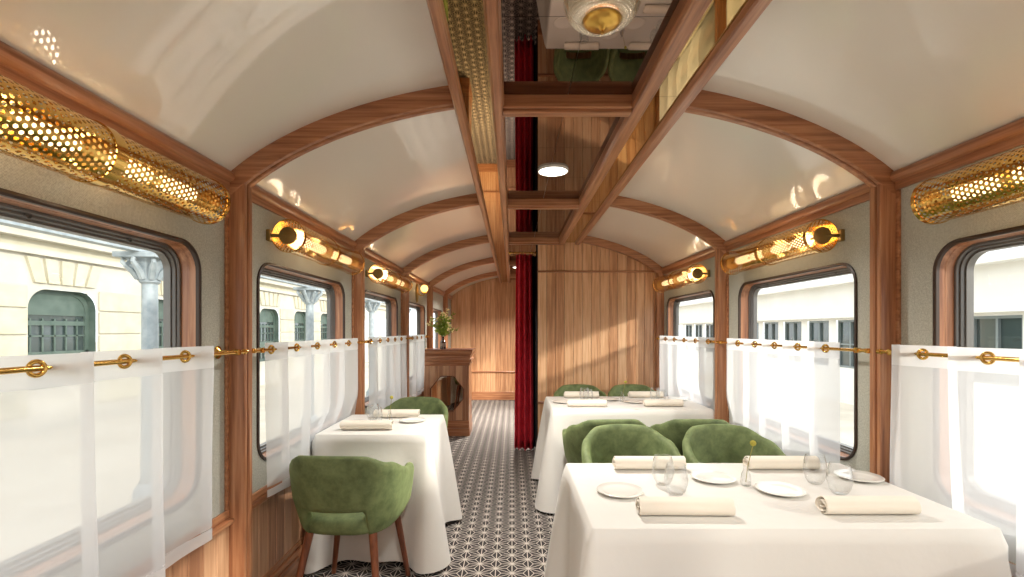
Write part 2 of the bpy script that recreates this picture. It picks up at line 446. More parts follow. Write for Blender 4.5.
# ------------------------------------------------------------------ wooden frames (posts and arched ribs)
tn = 4
def rib_half(x0, x1, y):
    mb = MB(); n = 22; rows = []
    for i in range(n+1):
        x = x0+(x1-x0)*i/n; e = .01
        t = Vector((2*e, 0, vault(x+e)-vault(x-e))).normalized(); nr = Vector((t.z, 0, -t.x))
        if nr.z > 0: nr = -nr
        p = Vector((x, 0, vault(x)))
        sec = [(0, 0), (0, RP-.008), (.003, RP-.002), (.008, RP), (.018, RP), (.022, RP-.003), (.024, RP-.014), (.030, RP-.014), (.033, RP-.004), (.038, RP), (RW-.008, RP), (RW-.002, RP-.004), (RW, RP-.010), (RW, 0)]
        rows.append([p-nr*.01+nr*(d+.01)+Vector((0, y+u, 0)) for u, d in sec])
    mb.grid(rows); return mb
for k, y in RIB.items():
    tn += 1; both = True
    f = None
    for s, xw in ((-1, XL), (1, XR)):
        if s > 0 and not both: continue
        yy = y - (RW+.004 if (s > 0 and abs(y-PART_Y) < .05) else 0)
        mb = MB(); i = -s; z1 = vault(xw+i*RP)+.004
        sec = [(0, 0), (0, RP-.008), (.003, RP-.002), (.008, RP), (.018, RP), (.022, RP-.003), (.024, RP-.014), (.030, RP-.014), (.033, RP-.004), (.038, RP), (RW-.008, RP), (RW-.002, RP-.004), (RW, RP-.010), (RW, 0)]
        mb.grid([[(xw+i*d, yy+u, z) for u, d in sec] for z in (0, z1)])
        post = mb.build('trim_%d' % tn if f is None else 'post', M['woodZ'], f, 30)
        if f is None: f = struct(post)
        x0, x1 = (xw-.075, BEAM[0][1]) if s < 0 else (BEAM[3][0], xw+.075)
        rib_half(x0, x1, yy-.0025).build('arched_rib', M['woodX'], f, 30)
    # cross beam between the inner ceiling beams
    yb = y-.012
    if abs(y-PART_Y) < .05: yb = PART_Y-.085
    mb = MB(); xa, xb = BEAM[1][1]-.005, BEAM[2][0]+.005
    mb.box(xa, xb, yb, yb+.080, ZB+.012, ZM+.004, .006); mb.box(xa, xb, yb+.016, yb+.064, ZB-.001, ZB+.02, .006)
    mb.build('cross_beam', M['woodX'], f)

# ceiling: roof skin, lacquered vault panels, beams, mirrors
ceil = struct(MB().box(XL-.05, XR+.05, Y0-.05, Y1+.05, 2.46, 2.52).build('ceiling', M['lacquer']))
edges = [Y0-.02]+[RIB[k]+RW/2 for k in KS]+[Y1]
for a, b in zip(edges, edges[1:]):
    for s, x0, x1 in ((-1, XL, BEAM[0][0]+.02), (1, BEAM[3][1]-.02, XR)):
        rows = [[(x0+(x1-x0)*i/26, y, vault(x0+(x1-x0)*i/26)) for i in range(27)] for y in (a, b)]
        MB().grid(rows).build('vault_panel', M['lacquer'], ceil, 'all')
for i, (xa, xb) in enumerate(BEAM):
    tn += 1; ye = Y1
    mb = MB(); w = xb-xa
    prof = [(0, .19), (0, .022), (.004, .016), (.006, .006), (.012, 0), (w-.012, 0), (w-.006, .006), (w-.004, .016), (w, .022), (w, .19)]
    mb.grid([[(xa+u, y, ZB+d) for u, d in prof] for y in (Y0, ye)])
    struct(mb.build('trim_%d' % tn, M['woodY'], None, 25))
mcache = {}
def mirror(x0, x1, y0, y1, z, m):
    key = (round(x1-x0, 4), round(y1-y0, 4), m.name)
    if key not in mcache:
        w, h = (x1-x0)/2-.0008, (y1-y0)/2-.0008
        mb = MB().box(-w, w, -h, h, 0, .006, 0); mcache[key] = mb.mesh('mirror_panel', m)
    o = obj('mirror_panel', mcache[key], ceil); o.location = ((x0+x1)/2, (y0+y1)/2, z); return o
for k in KS:
    a = RIB[k]+.068; b = (RIB[k+1] if k < KZ else Y1)-.012
    cuts = [a, a+.50, a+1.0, b] if b-a > 1.2 else [a, b]
    for c0, c1 in zip(cuts, cuts[1:]):
        mirror(BEAM[1][1], .232, c0, c1, ZM, M['smoke']); mirror(.232, BEAM[2][0], c0, c1, ZM, M['smoke'])
for (xa, xb, ye) in ((BEAM[0][1], BEAM[1][0], Y1), (BEAM[2][1], BEAM[3][0], Y1)):
    y = Y0
    while y < ye-.1:
        y2 = min(y+BAY, ye); mirror(xa, xb, y, y2, ZB+.026, M['gold']); y = y2

# ------------------------------------------------------------------ outside: platform, buildings, columns
ground = struct(MB().box(-60, 60, -30, 90, -.75, -.40).build('ground', M['ground']))
ground['kind'] = 'structure'
FX = -8.0                                            # street-side stone building
bl = thing('stone_building', 'cream stone building with banded piers and green framed windows across the platform', 'building', (FX, 10, -.4))
def relb(x, y, z): return (x-FX, y-10, z+.4)
wins = [3.75+2.42*k for k in range(12)]
mb = MB(); ww = .66; wz0, wz1 = .35, 2.06
for k, c in enumerate(wins):
    panel_with_hole(mb, lambda y, z: relb(FX, y, z), c-1.21, c+1.21, -.4, 2.75, rrect(c-ww, c+ww, wz0, wz1, (.02, .02, .34, .34)))
mb.quad(relb(FX, 2.54, -.4), relb(FX, -8, -.4), relb(FX, -8, 2.75), relb(FX, 2.54, 2.75))
mb.box(-.5, -.02, -18, 24, 3.15, 7.2)
mb.build('wall', M['stonew'], bl)
blk = {}
for k, c in enumerate(wins):
    if k > 8: break
    # window
    wz = MB(); rows = []
    for off, d in ((.0, -.02), (-.0, -.16), (-.07, -.16), (-.07, -.2)):
        rows.append([relb(FX+d, y, z) for y, z in rrect(c-ww-off, c+ww+off, wz0-off, wz1+off, (.02, .02, .34+off*.5, .34+off*.5))])
    wz.grid(rows, True)
    wz.box(FX-FX-.22, -.17, c-ww-10, c+ww-10, wz1-.62+.4, wz1-.54+.4); wz.box(-.22, -.16, c-ww-10, c+ww-10, .75+.4, .98+.4)
    wz.box(-.22, -.18, c-ww-10, c+ww-10, wz1-.44+.4, wz1+.4)
    wo = wz.build('window_frame', M['green'], bl)
    gm = MB()
    for q in (-.44, -.22, 0, .22, .44): gm.box(-.2, -.18, c+q-.015-10, c+q+.015-10, wz0+.4, wz1-.5+.4)
    gm.box(-.2, -.18, c-ww-10, c+ww-10, 1.24+.4, 1.27+.4)
    gm.build('glazing_bar', M['green'], wo)
    MB().quad(*[relb(FX-.21, y, z) for y, z in ((c-ww, wz0), (c+ww, wz0), (c+ww, wz1), (c-ww, wz1))]).build('pane', M['exglass'], wo)
    # fan of stones over the window
    for q in range(5):
        a0 = -.24+.16*q-.07*0; x0b, x1b = c+(q-2)*.24-.10, c+(q-2)*.24+.10; sp = (q-2)*.07
        st = MB(); pr = [(x0b, 2.16), (x1b, 2.16), (x1b+sp, 2.58), (x0b+sp, 2.58)]
        st.grid([[relb(FX+d, y, z) for y, z in pr] for d in (0, .05)], True); st.quad(*[relb(FX+.05, y, z) for y, z in pr]); st.build('voussoir', M['stone'], bl)
    # banded pier between this window and the next
    for q, (za, zb) in enumerate(((-.05, .38), (.41, .82), (.85, 1.26), (1.29, 1.70), (1.73, 2.10))):
        key = q
        if key not in blk:
            mbq = MB().box(0, .035, -.52, .52, za+.4, zb+.4, .012); blk[key] = mbq.mesh('stone_block', M['stone'])
        o = obj('stone_block', blk[key], bl); o.location = (0, c+1.21-10, 0)
for z0, z1, d, m in ((2.62, 2.72, .10, 'stonew'), (2.86, 3.02, .22, 'stonew'), (3.02, 3.15, .34, 'stonew'), (2.72, 2.86, .04, 'stone')):
    MB().box(0, d, -18, 24, z0+.4, z1+.4).build('cornice', M[m], bl)
cols = [.97+3.67*k for k in range(5)]
first = None
for k, y in enumerate(cols):
    lab = 'pale blue cast iron column with leafy capital, %s along the platform canopy' % ('first', 'second', 'third', 'fourth', 'fifth')[k]
    if first is None:
        t = thing('iron_column', lab, 'column', (-3.5, y, -.4), 0, 'canopy columns'); first = t
        MB().lathe([(.0, .0), (.14, 0), (.14, .22), (.11, .26), (.09, .3)], n=16).build('column_base', M['iron'], t, 40)
        MB().lathe([(.075, .3), (.066, 2.22)], n=16).build('shaft', M['iron'], t, 40)
        mb = MB().lathe([(.066, 2.2), (.09, 2.22), (.085, 2.25), (.10, 2.30), (.13, 2.38), (.16, 2.43), (.17, 2.46), (0, 2.46)], n=16)
        for q in range(8):
            a = 2*PI*q/8
            mb.tube([(math.cos(a)*r, math.sin(a)*r, z) for r, z in ((.09, 2.25), (.13, 2.32), (.18, 2.37), (.21, 2.40), (.205, 2.43), (.18, 2.42))], [.03, .032, .028, .02, .018, .012], 6)
        mb.box(-.2, .2, -.2, .2, 2.44, 2.49)
        mb.build('capital', M['iron'], t, 40)
    else: dup(first, (-3.5, y, -.4), 0, lab)
t = thing('canopy_beam', 'pale blue lattice iron beam carried by the platform columns', 'beam', (-3.5, 8, 2.09))
MB().box(-.07, .07, -12, 12, .09, .13).build('flange', M['iron'], t); MB().box(-.05, .05, -12, 12, 0, .02).build('flange', M['iron'], t)
mb = MB()
for k in range(160):
    y = -12+.15*k; q = 1 if k % 2 else -1
    mb.tube([(0, y, .05-q*.04), (0, y+.15, .05+q*.04)], .014, 5)
mb.build('lattice', M['iron'], t)

GX = 8.0
rb = thing('white_building', 'long white building with a row of grey framed windows beyond the tracks', 'building', (GX, 10, -.4))
mb = MB(); rw = [2.2+1.15*k for k in range(28)]
for c in rw:
    panel_with_hole(mb, lambda y, z: (0, y-10, z+.4), c-.575, c+.575, -.4, 2.55, rrect(c-.43, c+.43, .45, 1.60, .01, 2), 2)
mb.quad((0, -8.375, 0), (0, -24, 0), (0, -24, 2.95), (0, -8.375, 2.95)); mb.box(0, 4, -24, 25, 2.95, 3.0)
mb.build('wall', M['wallw'], rb)
MB().box(-.18, 0, -24, 25, 2.05, 2.12).build('eaves_band', M['wallw'], rb)
MB().box(-.25, 0, -24, 25, 2.86, 3.02).build('parapet', M['wallw'], rb)
fm = None
for c in rw[:18]:
    if fm is None:
        m1 = MB()
        for a, b, z0, z1 in ((-.43, .43, .85, .90), (-.43, .43, 1.95, 2.0), (-.43, -.39, .85, 2.0), (.39, .43, .85, 2.0), (-.02, .02, .85, 2.0), (-.43, .43, 1.4, 1.43)): m1.box(.03, .09, a, b, z0, z1)
        fm = m1.mesh('window_frame', M['bluegrey']); pm = MB().quad((.08, -.43, .85), (.08, .43, .85), (.08, .43, 2.0), (.08, -.43, 2.0)).mesh('pane', M['exglass'])
    o = obj('window_frame', fm, rb); o.location = (0, c-10, 0); p = obj('pane', pm, o)

# ------------------------------------------------------------------ wall lamps
def perforated(R, L, nc, pitch):
    """tube along Y pierced by staggered hexagonal holes"""
    mb = MB(); nl = int(round(L/pitch)); da = 2*PI/nc; dy = L/nl; vid = {}
    def V(a, y):
        key = (round(a*1e4) % round(2*PI*1e4), round(y*1e5))
        if key not in vid:
            vid[key] = len(mb.v); mb.v.append((R*math.cos(a), y, R*math.sin(a)))
        return vid[key]
    for j in range(nl):
        for i in range(nc):
            ca = (i+(.5 if j % 2 else 0))*da; cy = -L/2+(j+.5)*dy
            hx = [(ca+da*.33*math.cos(PI/6+PI/3*q), cy+dy*.35*math.sin(PI/6+PI/3*q)) for q in range(6)]
            ox = [(ca+da*.5, cy+dy*.25), (ca, cy+dy*.5), (ca-da*.5, cy+dy*.25), (ca-da*.5, cy-dy*.25), (ca, cy-dy*.5), (ca+da*.5, cy-dy*.25)]
            ox = [(ca+da*.5, cy+dy*.5), (ca, cy+dy*.5), (ca-da*.5, cy+dy*.5), (ca-da*.5, cy-dy*.5), (ca, cy-dy*.5), (ca+da*.5, cy-dy*.5)]
            for q in range(6):
                a, b = q, (q+1) % 6
                mb.f.append((V(*hx[a]), V(*hx[b]), V(*ox[b]), V(*ox[a])))
    return mb
LR, LL = .078, .94
shade_me = perforated(LR, LL, 30, .0160).mesh('perforated_shade', M['brass'], 'all')
LAMPZ = 1.82
def wall_lamp(s, k, label):
    xw = XL if s < 0 else XR; c = bay_c(k)
    t = thing('wall_lamp', label, 'lamp', (xw, c, LAMPZ), 0, 'perforated brass wall lamps')
    cx = -s*.098
    o = obj('perforated_shade', shade_me, t); o.location = (cx, 0, 0)
    for y, w in ((-LL/2, .008), (LL/2, .008), (0, .016)):
        MB().lathe([(LR+.001, -w), (LR+.004, -w), (LR+.004, w), (LR+.001, w), (LR+.001, -w)], (cx, y, 0), 36, 'Y').build('shade_band', M['brass'], t, 40)
    for y in (-LL/2-.012, LL/2+.012, 0):
        MB().lathe([(0, -.008), (.036, -.008), (.043, -.004), (.043, .004), (.036, .008), (0, .008)], (cx, y, 0), 24, 'Y').build('end_disc', M['brass_dull'], t, 40)
        MB().box(0, -s*.02, y-.02, y+.02, -.028, .028, .004).tube([(0, y, 0), (cx, y, 0)], .009, 10).build('bracket', M['brass_dull'], t)
    MB().tube([(cx, -LL/2, -.0), (cx, LL/2, 0)], .006, 8).build('core_rod', M['brass_dull'], t)
    for y in (-.32, -.12, .12, .32):
        b = MB().lathe([(0, -.075), (.020, -.072), (.024, -.06), (.024, .06), (.020, .072), (0, .075)], (cx, y, 0), 16, 'Y').build('bulb', M['opal'], t, 40)
    for y in (-.11, .11):
        ld = bpy.data.lights.new('bulb_light', 'POINT'); ld.energy = LAMP_W; ld.color = (1., .82, .60); ld.shadow_soft_size = .05
        lo = bpy.data.objects.new('bulb_light', ld); col.objects.link(lo); lo.parent = t; lo.location = (cx-s*.0, y, 0)
    return t
ordn = ('', 'first', 'second', 'third', 'fourth', 'fifth')
for k, lab in ((0, 'added unseen perforated brass tube wall lamp above the fourth curtained window from the wooden cabinet'),  # unseen lamp behind the camera, added for its light
               (1, 'perforated brass tube wall lamp above the third curtained window from the wooden cabinet'),
               (2, 'perforated brass tube wall lamp above the small table for two'),
               (3, 'perforated brass tube wall lamp between the two-seat table and the amber sconce')):
    wall_lamp(-1, k, lab)
for k, lab in ((0, 'added unseen perforated brass tube wall lamp above the fourth window from the plank partition'),  # its unseen opposite number, also added to light the car
               (1, 'perforated brass tube wall lamp above the third window from the plank partition'),
               (2, 'perforated brass tube wall lamp above the second window from the plank partition'),
               (3, 'perforated brass tube wall lamp above the window next to the plank partition')):
    wall_lamp(1, k, lab)
# amber sconce
t = thing('wall_sconce', 'small brass wall sconce with a glowing amber bulb above the wooden cabinet', 'lamp', (XL, 5.97, 1.82))
MB().lathe([(0, 0), (.085, 0), (.095, .006), (.085, .018), (.05, .024), (0, .026)], n=24, axis='X', M4=Matrix.Diagonal((1, .62, 1.3))).build('back_plate', M['brass_dull'], t, 40)
MB().tube([(.02, 0, 0), (.05, 0, -.03), (.085, 0, -.035), (.10, 0, -.01)], .008, 8).build('arm', M['brass'], t, 40)
MB().lathe([(0, -.012), (.03, -.01), (.034, .0), (.02, .012)], (.10, 0, 0), 16).build('holder', M['brass'], t, 40)
MB().ball((.10, 0, .055), .046, 16, 10).build('bulb', M['bulb'], t, 'all')
ld = bpy.data.lights.new('sconce_light', 'POINT'); ld.energy = 3.; ld.color = (1., .62, .28); ld.shadow_soft_size = .05
lo = bpy.data.objects.new('sconce_light', ld); col.objects.link(lo); lo.parent = t; lo.location = (.10, 0, .055)
# ceiling disc light over the aisle, plus unseen discs added as fill
for (dy_, lab) in ((2.92, 'flat round white ceiling light in the mirror above the middle of the aisle'), (-.10, 'added unseen round fill light next after the crystal light, away from the partition'), (-1.7, 'added unseen round fill light by the end wall away from the partition'),
                   (7.4, 'added unseen round fill light in the room behind the partition')):  # added to brighten the rear of the car
    t = thing('ceiling_disc_light', lab, 'lamp', (.25 if dy_ < 5 else .1, dy_, ZM), 0, 'ceiling disc lights')
    MB().lathe([(0, -.012), (.084, -.012), (.086, -.008)], n=40).build('diffuser', M['led'], t, 40)
    MB().lathe([(.086, -.013), (.092, -.013), (.094, 0), (.086, 0)], n=40).build('rim', M['porcelain'], t, 40)
    ld = bpy.data.lights.new('disc_light', 'AREA'); ld.shape = 'DISK'; ld.size = .16; ld.spread = math.radians(140); ld.energy = 17. if dy_ < 5 else 50.; ld.color = (1., .95, .88)
    lo = bpy.data.objects.new('disc_light', ld); col.objects.link(lo); lo.parent = t; lo.location = (0, 0, -.016)
# crystal ceiling light
t = thing('crystal_ceiling_light', 'round beaded crystal ceiling light with a gold dish at its centre', 'lamp', (.262, 1.395, ZM))
MB().lathe([(0, 0), (.108, 0), (.110, -.006), (.100, -.010), (0, -.012)], n=48).build('canopy', M['brass'], t, 40)
MB().lathe([(0, -.105), (.008, -.103), (.010, -.096), (.030, -.094), (.048, -.086), (.056, -.074), (.054, -.07), (0, -.078)], n=32).build('gold_dish', M['satin'], t, 'all')
MB().lathe([(0, -.116), (.004, -.114), (.006, -.108), (.003, -.103)], n=12).build('finial', M['brass'], t, 40)
mb = MB()
for j in range(9):
    a = .5*PI*j/8.6; r = .060+.048*math.sin(a); z = -.076+.062*(1-math.cos(a)); n = int(2*PI*r/.0095)
    for q in range(n):
        th = 2*PI*(q+.5*(j % 2))/n; mb.ball((r*math.cos(th), r*math.sin(th), z), .0046, 6, 4)
cb = mb.build('crystal_beads', M['crystal'], t, 'all'); cb['kind'] = 'stuff'
MB().lathe([(.05, -.06), (.075, -.055), (.095, -.035), (.1, -.012)], n=32).build('inner_glow', M['glow'], t, 40)
ld = bpy.data.lights.new('crystal_light', 'POINT'); ld.energy = .35; ld.color = (1., .86, .66); ld.shadow_soft_size = .03
lo = bpy.data.objects.new('crystal_light', ld); col.objects.link(lo); lo.parent = t; lo.location = (0, 0, -.045)

# ------------------------------------------------------------------ cafe curtains and rods
T1 = (.242, 1.49, 1.455, 2.18); T2 = (.306, 1.53, 3.64, 4.36); T3 = (-1.14, -.488, 2.77, 3.43)      # table tops
RODZ, RODD = 1.27, .078
def rod(s, k, ya, yb, label):
    xw = XL if s < 0 else XR; c = bay_c(k)
    t = thing('curtain_rod', label, 'curtain rod', (xw, c, RODZ), 0, 'brass cafe curtain rods'); x = -s*RODD
    MB().tube([(x, ya-c, 0), (x, yb-c, 0)], .0075, 12).build('rod', M['brass'], t, 40)
    for y in (ya+.05-c, yb-.05-c):
        MB().lathe([(0, 0), (.026, 0), (.027, -s*.004), (.018, -s*.010), (.010, -s*.014), (.008, -s*.06), (.012, -s*(RODD-.012)), (.012, -s*(RODD+.012)), (0, -s*(RODD+.013))], (0, y, 0), 20, 'X').build('bracket', M['brass'], t, 40)
    for y, q in ((ya-c, -1), (yb-c, 1)):
        MB().lathe([(.0075, 0), (.011, q*.002), (.011, q*.012), (.008, q*.014), (.010, q*.020), (.0, q*.024)], (x, y, 0), 14, 'Y').build('finial', M['brass'], t, 40)
def cafe(s, k, y0, y1, e0, per, label, seed, press=None):
    """curtain hung between y0 and y1, one visible eyelet every per metres from e0"""
    rnd = random.Random(seed); xw = XL if s < 0 else XR; c = bay_c(k)
    t = thing('cafe_curtain', label, 'curtain', (xw, c, RODZ), 0, 'white sheer cafe curtains')
    A = .021; cyc = [(0, -1), (.12, -.86), (.3, -.42), (.45, 0), (.62, .45), (.82, .86), (.93, 1), (.972, .86), (.968, .3), (.962, -.3), (.960, -.86)]
    raw = []; j0 = math.floor((y0-e0)/per)-1
    pts = []
    for j in range(j0, j0+12):
        ph = rnd.uniform(.85, 1.15); dj = rnd.uniform(-.02, .02)*per
        for u, a in cyc:
            y = e0+(j+u-.45)*per+dj*(u > .8); pts.append((y, a*ph))
    pts = [p for p in pts if y0 <= p[0] <= y1]
    # refine
    fine = []
    for a, b in zip(pts, pts[1:]):
        for q in range(3): fine.append((a[0]+(b[0]-a[0])*q/3, a[1]+(b[1]-a[1])*q/3))
    fine.append(pts[-1])
    sm = fine[:]
    for _ in range(2): sm = [sm[0]]+[((a[0]+2*b[0]+d[0])/4, (a[1]+2*b[1]+d[1])/4) for a, b, d in zip(sm, sm[1:], sm[2:])]+[sm[-1]]
    ph1, ph2 = rnd.uniform(0, 6), rnd.uniform(0, 6)
    def P(y, a, z, ins=0.):
        low = max(0, (RODZ-.06-z)/.65)
        amp = A*(1+.35*low); sway = .012*low*math.sin(y*9+ph1)+.006*low*math.sin(y*23+ph2+3*low)
        yy = y+.018*low*math.sin(y*6+ph2)
        off = RODD+amp*a*1.+sway+ins
        if press:                                   # pushed back against the wall by the table
            w = min(1, max(0, (.90-z)/.16))*min(1, max(0, (yy-press[0]+.16)/.14))*min(1, max(0, (press[1]+.16-yy)/.14))
            off = off*(1-w)+w*(press[2]+.009*a)
        return (-s*off, yy-c, z-RODZ)
    ztop, zh, zb = 1.302, 1.222, .590
    def rows(za, zc, n, ins=0.):
        return [[P(y, a, za+(zc-za)*i/n + (-.012*math.sin(y*5+ph1) if zc < .7 and i == n else 0), ins) for y, a in sm] for i in range(n+1)]
    MB().grid(rows(zh, .635, 12)).build('voile', M['sheer'], t, 'all')
    MB().grid(rows(ztop, zh, 3)).build('heading', M['sheer_d'], t, 'all')
    MB().grid(rows(.635, zb, 2)).build('hem', M['sheer_d'], t, 'all')
    j = math.ceil((y0+.02-e0)/per)
    while e0+j*per < y1-.02:
        y = e0+j*per
        MB().torus((-s*RODD, y-c, 0), .0165, .0055, (1, -s*-.28, 0), 20, 8).build('eyelet', M['brass'], t, 'all'); j += 1
    return t
spec = [(-1, 1, .52, 1.772, 1.632, .255, 'third window from the wooden cabinet'),
        (-1, 2, 2.17, 3.50, 2.215, .263, 'window beside the small two-seat table'), (-1, 3, 3.70, 5.08, 3.78, .26, 'first window from the wooden cabinet'),
        (-1, 4, 5.25, 6.12, 5.36, .26, 'window beside the wooden cabinet'),
        (1, 1, .60, 1.93, 1.79, .245, 'third window from the plank partition'),
        (1, 2, 2.265, 3.46, 2.345, .228, 'second window from the plank partition'), (1, 3, 3.66, 4.98, 3.75, .26, 'window next to the plank partition')]
for q, (s, k, a, b, e0, per, where) in enumerate(spec):
    cafe(s, k, a, b, e0, per, 'white sheer cafe curtain with brass eyelets in the '+where, 11+q, {(-1, 2): (*T3[2:], .026), (1, 2): (3.3, 3.8, .05), (1, 3): (*T2[2:], .05)}.get((s, k)))
    rod(s, k, RIB[k]+RW+.012, RIB[k+1]-.012 - (.09 if (s > 0 and k == 3) else 0), 'brass cafe curtain rod across the '+where)

# ------------------------------------------------------------------ chairs
def make_chair(label):
    t = thing('dining_armchair', label, 'chair', (0, 0, 0), 0, 'green velvet armchairs')
    N = 72; W, B, Fr = .224, -.25, .225
    path = []
    for i in range(N+1):
        u = -1+2*i/N                           # -1 left arm tip, 0 middle of the back, 1 right arm tip
        au = abs(u)
        # U-shaped plan: superellipse back, straight arms
        if au < .66:
            th = (au/.66)*PI/2; n = 2.7
            x = W*abs(math.sin(th))**(2/n); y = B+(.0-B)*(1-abs(math.cos(th))**(2/n))
        else:
            q = (au-.66)/.34; x = W-.012*q*q; y = Fr*q
        path.append((math.copysign(x, u) if u else 0, y, u))
    rows = []
    for i, (x, y, u) in enumerate(path):
        p0 = Vector(path[max(i-1, 0)][:2]); p1 = Vector(path[min(i+1, N)][:2]); d = (p1-p0).normalized(); nr = Vector((d.y, -d.x))
        if nr.dot(Vector((x, y-.02))) < 0: nr = -nr
        au = abs(u)
        sst = lambda a, b, v: (lambda w: w*w*(3-2*w))(min(1, max(0, (v-a)/(b-a))))
        top = .797-.012*min(1, au/.25)**2-.045*sst(.20, .42, au)-.095*sst(.40, .80, au)-.03*sst(.9, 1., au)
        bot = .525-.125*sst(.205, .275, au)-.0*au+.02*sst(.7, 1., au)
        tip = sst(0, .05, 1-au)
        th = .026*(.35+.65*tip)
        mid = (top+bot)/2; hh = (top-bot)/2*(.9+.1*tip)
        sec = []
        for q in range(16):
            a = 2*PI*q/16; ca, sa = math.cos(a), math.sin(a)
            o = math.copysign(abs(ca)**.7, ca)*th; z = mid+math.copysign(abs(sa)**.32, sa)*hh
            lean = .055*max(0, (z-.42))/.36*(1-.55*au)-.03*max(0, (.56-z))/.14*(.3+.7*(1-au))
            q2 = Vector((x, y))+nr*(o+lean); sec.append((q2.x, q2.y, z))
        rows.append(sec)
    mb = MB().grid(rows, True); mb.quad(*rows[0]); mb.quad(*rows[-1])
    mb.build('backrest', M['velvet'], t, 'all')
    # seat cushion
    mb = MB(); rs = []
    for sc_, z in ((.0, .402), (.80, .402), (.96, .408), (1., .425), (1., .455), (.97, .474), (.9, .483), (.6, .488), (0, .490)):
        row = []
        for q in range(40):
            a = 2*PI*q/40; ca, sa = math.cos(a), math.sin(a); n = 3.2
            x = .203*sc_*math.copysign(abs(ca)**(2/n), ca); y = .005+.24*sc_*math.copysign(abs(sa)**(2/n), sa)
            row.append((x, y, z))
        rs.append(row)
    mb.grid(rs, True).build('seat', M['velvet'], t, 'all')
    for sx in (-1, 1):
        for y0, y1 in ((-.17, -.262), (.175, .225)):
            MB().tube([(sx*.152, y0, .408), (sx*.212, y1, 0)], [.0205, .0125], 14).build('leg', M['legwood'], t, 40)
    return t
TA, TB, TC = 'the four-seat table away from the partition', 'the four-seat table beside the partition', 'the small two-seat table'
ch = make_chair('green velvet armchair with walnut legs, open back turned away from the small two-seat table')
ch.location = (-.80, 2.45, 0); ch.rotation_euler = (0, 0, -.06)
G = 'green velvet armchairs'
dup(ch, (-.78, 3.755, 0), PI, 'green velvet armchair on the cabinet side of the small two-seat table', G)
for (x, y, r, lab) in ((.655, 2.57, PI, 'aisle-side green velvet armchair at the four-seat table away from the partition'),
                       (1.225, 2.57, PI-.0, 'window-side green velvet armchair at the four-seat table away from the partition'),
                       (.63, 3.335, .05, 'aisle-side green velvet armchair facing the partition across its table'),
                       (1.20, 3.34, -.03, 'window-side green velvet armchair facing the partition across its table'),
                       (.68, 4.68, PI, 'aisle-side green velvet armchair between plank partition and table'),
                       (1.225, 4.69, PI, 'window-side green velvet armchair between plank partition and table')):
    dup(ch, (x, y, 0), r, lab, G)

# ------------------------------------------------------------------ tables, cloths, settings
TT = .757
def table(x0, x1, y0, y1, where, cat_label):
    cx, cy = (x0+x1)/2, (y0+y1)/2
    t = thing('dining_table', 'wooden table under a floor-length white cloth, '+where, 'table', (cx, cy, 0), 0, 'cloth-covered dining tables')
    a, b = (x1-x0)/2-.006, (y1-y0)/2-.006
    MB().box(-a, a, -b, b, TT-.035, TT-.004, .004).build('tabletop', M['tablewood'], t)
    for sx in (-1, 1):
        for sy in (-1, 1): MB().box(sx*(a-.06)-.025, sx*(a-.06)+.025, sy*(b-.06)-.025, sy*(b-.06)+.025, 0, TT-.035, .004).build('leg', M['woodZ'], t)
def cloth(x0, x1, y0, y1, label, seed, wallside, flare=.10):
    rnd = random.Random(seed); cx, cy = (x0+x1)/2, (y0+y1)/2; a, b = (x1-x0)/2, (y1-y0)/2; r = .014
    per = []                                    # outline points: position, outward normal, corner weight
    ns = 26
    corners = [(1, 1), (-1, 1), (-1, -1), (1, -1)]
    for k, (sx, sy) in enumerate(corners):
        a0 = [0, .5*PI, PI, 1.5*PI][k]
        for q in range(9):
            an = a0+.5*PI*q/8; per.append((sx*(a-r)+r*math.cos(an), sy*(b-r)+r*math.sin(an), math.cos(an), math.sin(an), 1., k))
        nx, ny = corners[(k+1) % 4]; p = per[-1]; e = (nx*(a-r)+r*math.cos(a0+.5*PI), ny*(b-r)+r*math.sin(a0+.5*PI))
        L = math.hypot(e[0]-p[0], e[1]-p[1])
        for q in range(1, ns):
            f = q/ns; d = min(f, 1-f)*L
            per.append((p[0]+(e[0]-p[0])*f, p[1]+(e[1]-p[1])*f, math.cos(a0+.5*PI), math.sin(a0+.5*PI), math.exp(-(d/.085)**2), k if f < .5 else (k+1) % 4))
    n = len(per); ph = [rnd.uniform(0, 6) for _ in range(4)]
    rows = []; top = TT
    rows.append([(x*.0, y*.0, top) for x, y, *_ in per])
    rows.append([(x*.97-nx*0, y*.97, top) for x, y, nx, ny, w, k in per])
    rows.append([(x-nx*.006, y-ny*.006, top) for x, y, nx, ny, w, k in per])
    rows.append([(x-nx*.001, y-ny*.001, top-.002) for x, y, nx, ny, w, k in per])
    K = 16; sl = 0.
    for i in range(1, K+1):
        tt = i/K; row = []; s = 0.; prev = None
        for (x, y, nx, ny, w, k) in per:
            if prev: s += math.hypot(x-prev[0], y-prev[1])
            prev = (x, y)
            fl = flare*w*tt**.9
            side = -1 if wallside*nx > .3 else 1
            if side < 0: fl = .012*w
            wave = (1-w)*tt*(.014*math.sin(s*11+ph[0])+.008*math.sin(s*23+ph[1]+2*tt)+.012)
            # corner cone: sides beside the corner swing in a little
            o = .004+fl+(wave if side > 0 else .0)
            z = top-.004-tt*(top-.035)+ (.012*tt*(.5+.5*math.sin(s*3.1+ph[2])))*(1-w) - .012*w*tt
            row.append((x+nx*o, y+ny*o, max(z, .012)))
        rows.append(row)
    o = MB().grid(rows, True).build('tablecloth', M['tcloth'], None, 'all', True); o.location = (cx, cy, 0)
    tag(o, label, 'tablecloth', 'white tablecloths')
    return o
